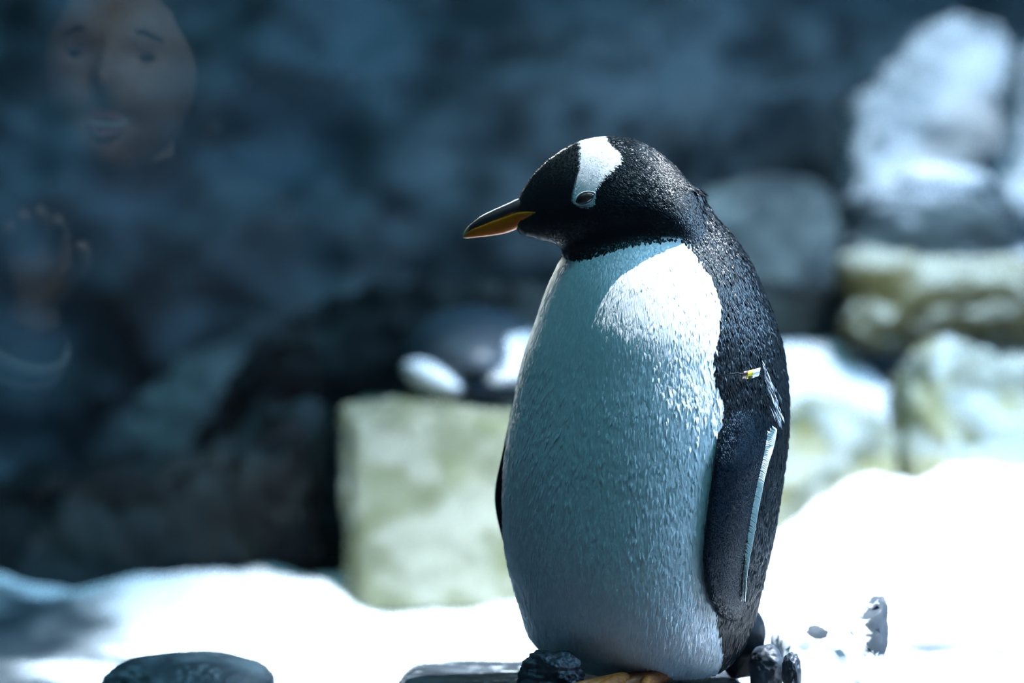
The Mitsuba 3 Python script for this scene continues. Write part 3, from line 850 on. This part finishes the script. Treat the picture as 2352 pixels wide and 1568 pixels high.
add('flipper_tag__bead', band(1706, 1717, 862, 860, 20, .004), 'm_tag_dark', 40, 'dark brown bead')
add('flipper_tag__yellow_sleeve', band(1716, 1729, 861, 858, 21, .0045), 'm_tag_yellow', 40, 'yellow section')
add('flipper_tag__white_sleeve', band(1728, 1744, 858.5, 854, 21, .005), 'm_tag_white', 40, 'white section')
add('flipper_tag__mark', band(1721, 1727, 867, 866, 6, .0056), 'm_wire', 40, 'small black mark')
add('flipper_tag__wire', tube([P(1650, 864, ty + .004), P(1664, 861, ty - .001), P(1680, 859, ty - .001), P(1694, 857, ty - .001), P(1708, 860, ty)], .0010, 8), 'm_wire', True, 'thin black wire loop')
tag('flipper_tag', 'small yellow and white identification tag on the penguin flipper', 'tag')

# ------------------------------------------------------------------ the second penguin, resting on the pale block
def resting_penguin():
    c = P(1085, 815, 4.64)
    m = trimesh.creation.icosphere(subdivisions=5)
    d = np.array(m.vertices)
    y = d[:, 1]
    v = d * np.array([.134, .25, .092])
    v[:, 2] = np.where(d[:, 2] < 0, v[:, 2] * .6, v[:, 2])
    v[:, 2] += .02 * np.clip(y, -1, 1)
    v += [c[0], c[1] + .02, c[2] + .0]
    white = (d[:, 2] < -.42 + .10 * np.sin(d[:, 0] * 9)) & (np.abs(d[:, 0]) > .16) | ((d[:, 0] > .50) & (d[:, 2] < .55))
    return trimesh.Trimesh(v, m.faces, process=False), np.where(white[:, None], WHITE, np.array([.055, .07, .088]))


m, c = resting_penguin()
add('penguin_001', m, 'm_feather', True, 'blurred penguin lying on top of the pale block, dark back turned to the window', 'penguin', color=c)
m = to_trimesh(hull_chain({'a': (P(1110, 862, 4.52), .035), 'b': (P(1085, 906, 4.4), .014), 'c': (P(1200, 908, 4.4), .014)}, [('a', 'b', 'c')]).refine_to_length(.012))
add('penguin_001__tail', m, 'm_flipper', 40, 'dark tail lying on the block')
for s, nm in ((0, 'penguin_001__thigh'), (1, 'penguin_001__thigh_001')):
    m = trimesh.creation.icosphere(subdivisions=4)
    m.apply_scale([.066, .07, .030])
    m.apply_transform(trimesh.transformations.rotation_matrix(math.radians(22 if s == 0 else -24), [0, 1, 0]))
    m.apply_translation(P(1000 if s == 0 else 1170, 870 if s == 0 else 868, 4.47))
    add(nm, m, 'm_tag_white', True, 'white feathers beside the tail')
m = trimesh.creation.icosphere(subdivisions=4)
m.apply_scale([.058, .06, .07])
m.apply_translation(P(1080, 770, 4.84))
add('penguin_001__head', m, 'm_flipper', True, 'dark head turned away')

# ------------------------------------------------------------------ the visitor whose reflection the window shows
VD = 2.42                                            # distance at which the window shows the reflection


def M(px, py, dy=0.0):
    """The place of the visitor's point that the window mirrors to (px, py); dy > 0: nearer to the window."""
    q = P(px, py, VD - dy)
    return np.array([q[0], 2 * GY - q[1], q[2]])


u = VD / F
hc = M(280, 175)
m = trimesh.creation.icosphere(subdivisions=5)
d = np.array(m.vertices)
v = d * np.array([.078, .090, .112])
low = np.clip(-d[:, 2], 0, 1)
v[:, 0] *= 1 - .38 * low ** 1.6
v[:, 1] *= 1 - .12 * low
v[:, 1] += .012 * low
# brow, eye sockets, nose, mouth and cheeks on the side that faces the window
fx, fz, fr = v[:, 0], v[:, 2], np.clip(d[:, 1], 0, 1) ** .5
bump = lambda x, z, sx, sz: np.exp(-((fx - x) / sx) ** 2 - ((fz - z) / sz) ** 2)
v[:, 1] += fr * (.022 * bump(0, -.016, .010, .016) + .010 * bump(0, .006, .008, .018) - .010 * (bump(-.031, .012, .016, .009) + bump(.031, .012, .016, .009)) + .005 * bump(0, .032, .05, .008)
                 + .007 * (bump(-.038, -.03, .018, .018) + bump(.038, -.03, .018, .018)) - .012 * bump(0, -.051, .022, .010) + .007 * bump(0, -.088, .018, .014))
tilt = trimesh.transformations.rotation_matrix(math.radians(4), [0, 1, 0])[:3, :3]
face_T = lambda q: np.asarray(q) @ tilt.T + hc
# body, one continuous figure: feet on the gallery floor
gz = GF
sh = {-1: M(95, 560), 1: M(560, 545)}
nk = M(300, 430, -.02)
ch, hp = M(320, 760, -.03), M(325, 1280, -.03)
J = {'head': (hc + [0, -.01, -.03], .062), 'nk': (nk, .043), 'ch': (ch, .105), 'wa': (M(322, 1050, -.03), .095), 'hp': (hp, .105)}
bones = [('head', 'nk'), ('nk', 'ch'), ('ch', 'wa'), ('wa', 'hp')]
for s in (-1, 1):
    J[f's{s}'] = (sh[s] + [0, -.02, 0], .048)
    J[f'hip{s}'] = (hp + [s * .06, 0, -.03], .078)
    kz = gz + .36
    J[f'k{s}'] = (np.array([hp[0] + s * .075, hp[1] + .01, kz]), .052)
    J[f'a{s}'] = (np.array([hp[0] + s * .08, hp[1] - .01, gz + .08]), .036)
    bones += [('nk', f's{s}'), ('ch', f's{s}'), ('hp', f'hip{s}'), (f'hip{s}', f'k{s}'), (f'k{s}', f'a{s}')]
J['e-1'], J['w-1'] = (M(-40, 960, .06), .038), (M(80, 720, .13), .026)
J['e1'], J['w1'] = (M(640, 960, -.03), .038), (M(640, 1330, .03), .027)
for s in (-1, 1):
    bones += [(f's{s}', f'e{s}'), (f'e{s}', f'w{s}')]


def hand(w, forward, side, up, curl):
    """A palm, four unequal bent fingers and a thumb, from the wrist w."""
    f, s_, n_ = [np.asarray(q, float) / np.linalg.norm(q) for q in (forward, side, up)]
    j, b = {'w': (w, .022), 'p0': (w + f * .05 + s_ * .024, .010), 'p1': (w + f * .052 + s_ * .008, .011), 'p2': (w + f * .05 - s_ * .008, .011), 'p3': (w + f * .046 - s_ * .022, .010)}, [('w', 'p0', 'p1'), ('w', 'p1', 'p2'), ('w', 'p2', 'p3')]
    for k, ln in enumerate((.052, .060, .055, .042)):
        base = j[f'p{k}'][0]
        a, prev = 0.0, base
        for q, part in enumerate((.45, .32, .23)):
            a += curl
            prev = prev + (f * math.cos(a) + n_ * math.sin(a)) * ln * part
            j[f'f{k}{q}'] = (prev, .0078 - .0008 * q)
            b.append((f'p{k}' if q == 0 else f'f{k}{q - 1}', f'f{k}{q}'))
    j['t0'] = (w + f * .022 + s_ * .030 + n_ * .006, .010)
    j['t1'] = (w + f * .045 + s_ * .046 + n_ * .012, .009)
    j['t2'] = (w + f * .064 + s_ * .047 + n_ * .022, .0075)
    return j, b + [('w', 't0'), ('t0', 't1'), ('t1', 't2')]


man = hull_chain(J, bones)
for s, (f_, s_, n_) in ((-1, ((.1, .35, 1), (1, .1, -.1), (0, 1, -.3))), (1, ((0, .15, -1), (0, 1, .1), (-1, 0, 0)))):
    hj, hb_ = hand(J[f'w{s}'][0] + np.array(f_) * .01, f_, s_, n_, .35)
    man = man + hull_chain(hj, hb_)
bm = to_trimesh(man.refine_to_length(.012))
smooth_mesh(bm, 8)
headm = trimesh.Trimesh(face_T(v), m.faces, process=False)
hm = m3.Manifold(m3.Mesh(np.asarray(headm.vertices, np.float32), np.asarray(headm.faces, np.uint32)))
bmm = m3.Manifold(m3.Mesh(np.asarray(bm.vertices, np.float32), np.asarray(bm.faces, np.uint32)))
whole = to_trimesh(hm + bmm) if hm.status() == m3.Error.NoError and bmm.status() == m3.Error.NoError else trimesh.util.concatenate([headm, bm])
add('person', whole, 'm_skin', 60, 'smiling person with long dark hair and a red brown jacket, mirrored in the window', 'person')
# face
R0 = lambda x, y, z: face_T([x, y, z])
for s in (-1, 1):
    sf = '' if s < 0 else '_001'
    e = trimesh.creation.icosphere(subdivisions=3, radius=.0125)
    e.apply_scale([1, .7, .55])
    e.apply_translation(R0(s * .031, .066, .012))
    add('person__eye' + sf, e, 'm_eye', True, 'dark eye')
    add('person__eyebrow' + sf, tube([R0(s * .014, .083, .031), R0(s * .032, .080, .036), R0(s * .048, .068, .030)], [.003, .0035, .002], 8), 'm_hair', True, 'dark eyebrow')
    ear = trimesh.creation.icosphere(subdivisions=3)
    ear.apply_scale([.008, .018, .028])
    ear.apply_translation(R0(s * .078, -.005, .0))
    add('person__ear' + sf, ear, 'm_skin', True)
mx = np.linspace(-1, 1, 15)
add('person__lip', tube([R0(.027 * t, .079 - .014 * t * t, -.048 + .006 * t * t) for t in mx], .0035 * (1 - .6 * mx ** 2) + .0005, 8), 'm_lips', True, 'upper lip')
add('person__lip_001', tube([R0(.026 * t, .075 - .014 * t * t, -.066 + .022 * t * t) for t in mx], .0045 * (1 - .6 * mx ** 2) + .0005, 8), 'm_lips', True, 'lower lip')
for k in range(6):
    x = (k - 2.5) * .0068
    b_ = box((-.003, -.003, -.0045), (.003, .003, .0045), .001)
    b_.apply_translation(R0(x, .077 - x * x * 14, -.054 + x * x * 8))
    add('person__tooth' + (f'_{k:03d}' if k else ''), b_, 'm_teeth', 40)
# hair: a cap and long locks on both sides of the face
hj = {'t': (R0(0, -.02, .045), .088), 'b': (R0(0, -.045, -.02), .085), 'l0': (R0(-.072, -.01, .03), .028), 'l1': (R0(-.092, -.02, -.06), .030), 'l2': (R0(-.10, -.03, -.17), .026), 'l3': (R0(-.09, -.03, -.25), .014),
      'r0': (R0(.075, -.01, .03), .028), 'r1': (R0(.088, -.02, -.06), .032), 'r2': (R0(.10, -.03, -.16), .030), 'r3': (R0(.10, -.03, -.25), .014), 'n': (R0(0, -.075, -.14), .06)}
hm_ = to_trimesh(hull_chain(hj, [('t', 'b'), ('l0', 'l1'), ('l1', 'l2'), ('l2', 'l3'), ('r0', 'r1'), ('r1', 'r2'), ('r2', 'r3'), ('b', 'n'), ('t', 'l0'), ('t', 'r0'), ('n', 'l2'), ('n', 'r2')]).refine_to_length(.008))
smooth_mesh(hm_, 4)
displace(hm_, .006, 40, 3, 3)
add('person__hair', hm_, 'm_hair', 60, 'long dark hair')


def grown(keys, bones_, by, mat, key, label, seed=2):
    g = to_trimesh(hull_chain({k: (J[k][0], J[k][1] + by) for k in keys}, bones_).refine_to_length(.014))
    smooth_mesh(g, 5)
    displace(g, .006, 14, seed, 3)
    add(key, g, mat, 60, label)


J['wc'] = (J['nk'][0] + [0, 0, -.022], .058)
J['fa-1'] = (J['e-1'][0] * .22 + J['w-1'][0] * .78, .028)
J['fa1'] = (J['e1'][0] * .12 + J['w1'][0] * .88, .028)
grown(['wc', 'ch', 'wa', 'hp', 's-1', 's1', 'e-1', 'e1', 'fa-1', 'fa1'], [('wc', 'ch'), ('ch', 'wa'), ('wa', 'hp'), ('wc', 's-1'), ('wc', 's1'), ('ch', 's-1'), ('ch', 's1'), ('s-1', 'e-1'), ('s1', 'e1'), ('e-1', 'fa-1'), ('e1', 'fa1')], .012, 'm_jacket', 'person__jacket', 'red brown jacket')
for k, t in enumerate((.62, .74)):
    a = J['e-1'][0] * (1 - t) + J['w-1'][0] * t
    b_ = J['e-1'][0] * (1 - t - .05) + J['w-1'][0] * (t + .05)
    add('person__jacket__cuff_stripe' + ('_001' if k else ''), tube([a, b_], [.050, .048], 20), 'm_stripe', 40, 'pale stripe on the sleeve')
grown(['hp', 'hip-1', 'hip1', 'k-1', 'k1', 'a-1', 'a1'], [('hp', 'hip-1'), ('hp', 'hip1'), ('hip-1', 'k-1'), ('hip1', 'k1'), ('k-1', 'a-1'), ('k1', 'a1')], .008, 'm_trousers', 'person__trousers', 'dark trousers', 5)
for s in (-1, 1):
    a = J[f'a{s}'][0]
    g = hull_chain({'a': (np.array([a[0], a[1] - .01, gz + .045]), .042), 'b': (np.array([a[0], a[1] + .06, gz + .032]), .032), 'c': (np.array([a[0], a[1] + .12, gz + .024]), .024)}, [('a', 'b'), ('b', 'c')])
    add('person__shoe' + ('' if s < 0 else '_001'), to_trimesh(g.refine_to_length(.01)), 'm_shoe', 50, 'grey shoe')
# an unseen spotlight added in the gallery to light the visitor
lx, ly = float(hc[0] + .26), .95
lamp = hull_chain({'a': ((lx, ly, 1.17), .05), 'b': ((lx + .05, ly + .04, 1.29), .045)}, [('a', 'b')])
add('spotlight_003__housing', to_trimesh(lamp), 'm_grey_paint', 40)
add('spotlight_003__stem', tube([(lx + .05, ly + .04, 1.29), (lx + .05, ly + .04, 2.6), (lx + .05, ly + .04, 3.61)], .012, 10), 'm_grey_paint', 40)
tag('spotlight_003', 'small grey spotlight added under the gallery ceiling to light the visitor', 'lamp')
aim = hc + [0, 0, -.06]
scene['added_gallery_spot'] = {'type': 'spot', 'to_world': T().look_at(origin=[lx - .025, ly - .05, 1.11], target=aim.tolist(), up=[0, 1, 0]), 'intensity': rgb(*ADDED_GALLERY_LAMP), 'cutoff_angle': 20, 'beam_width': 8}
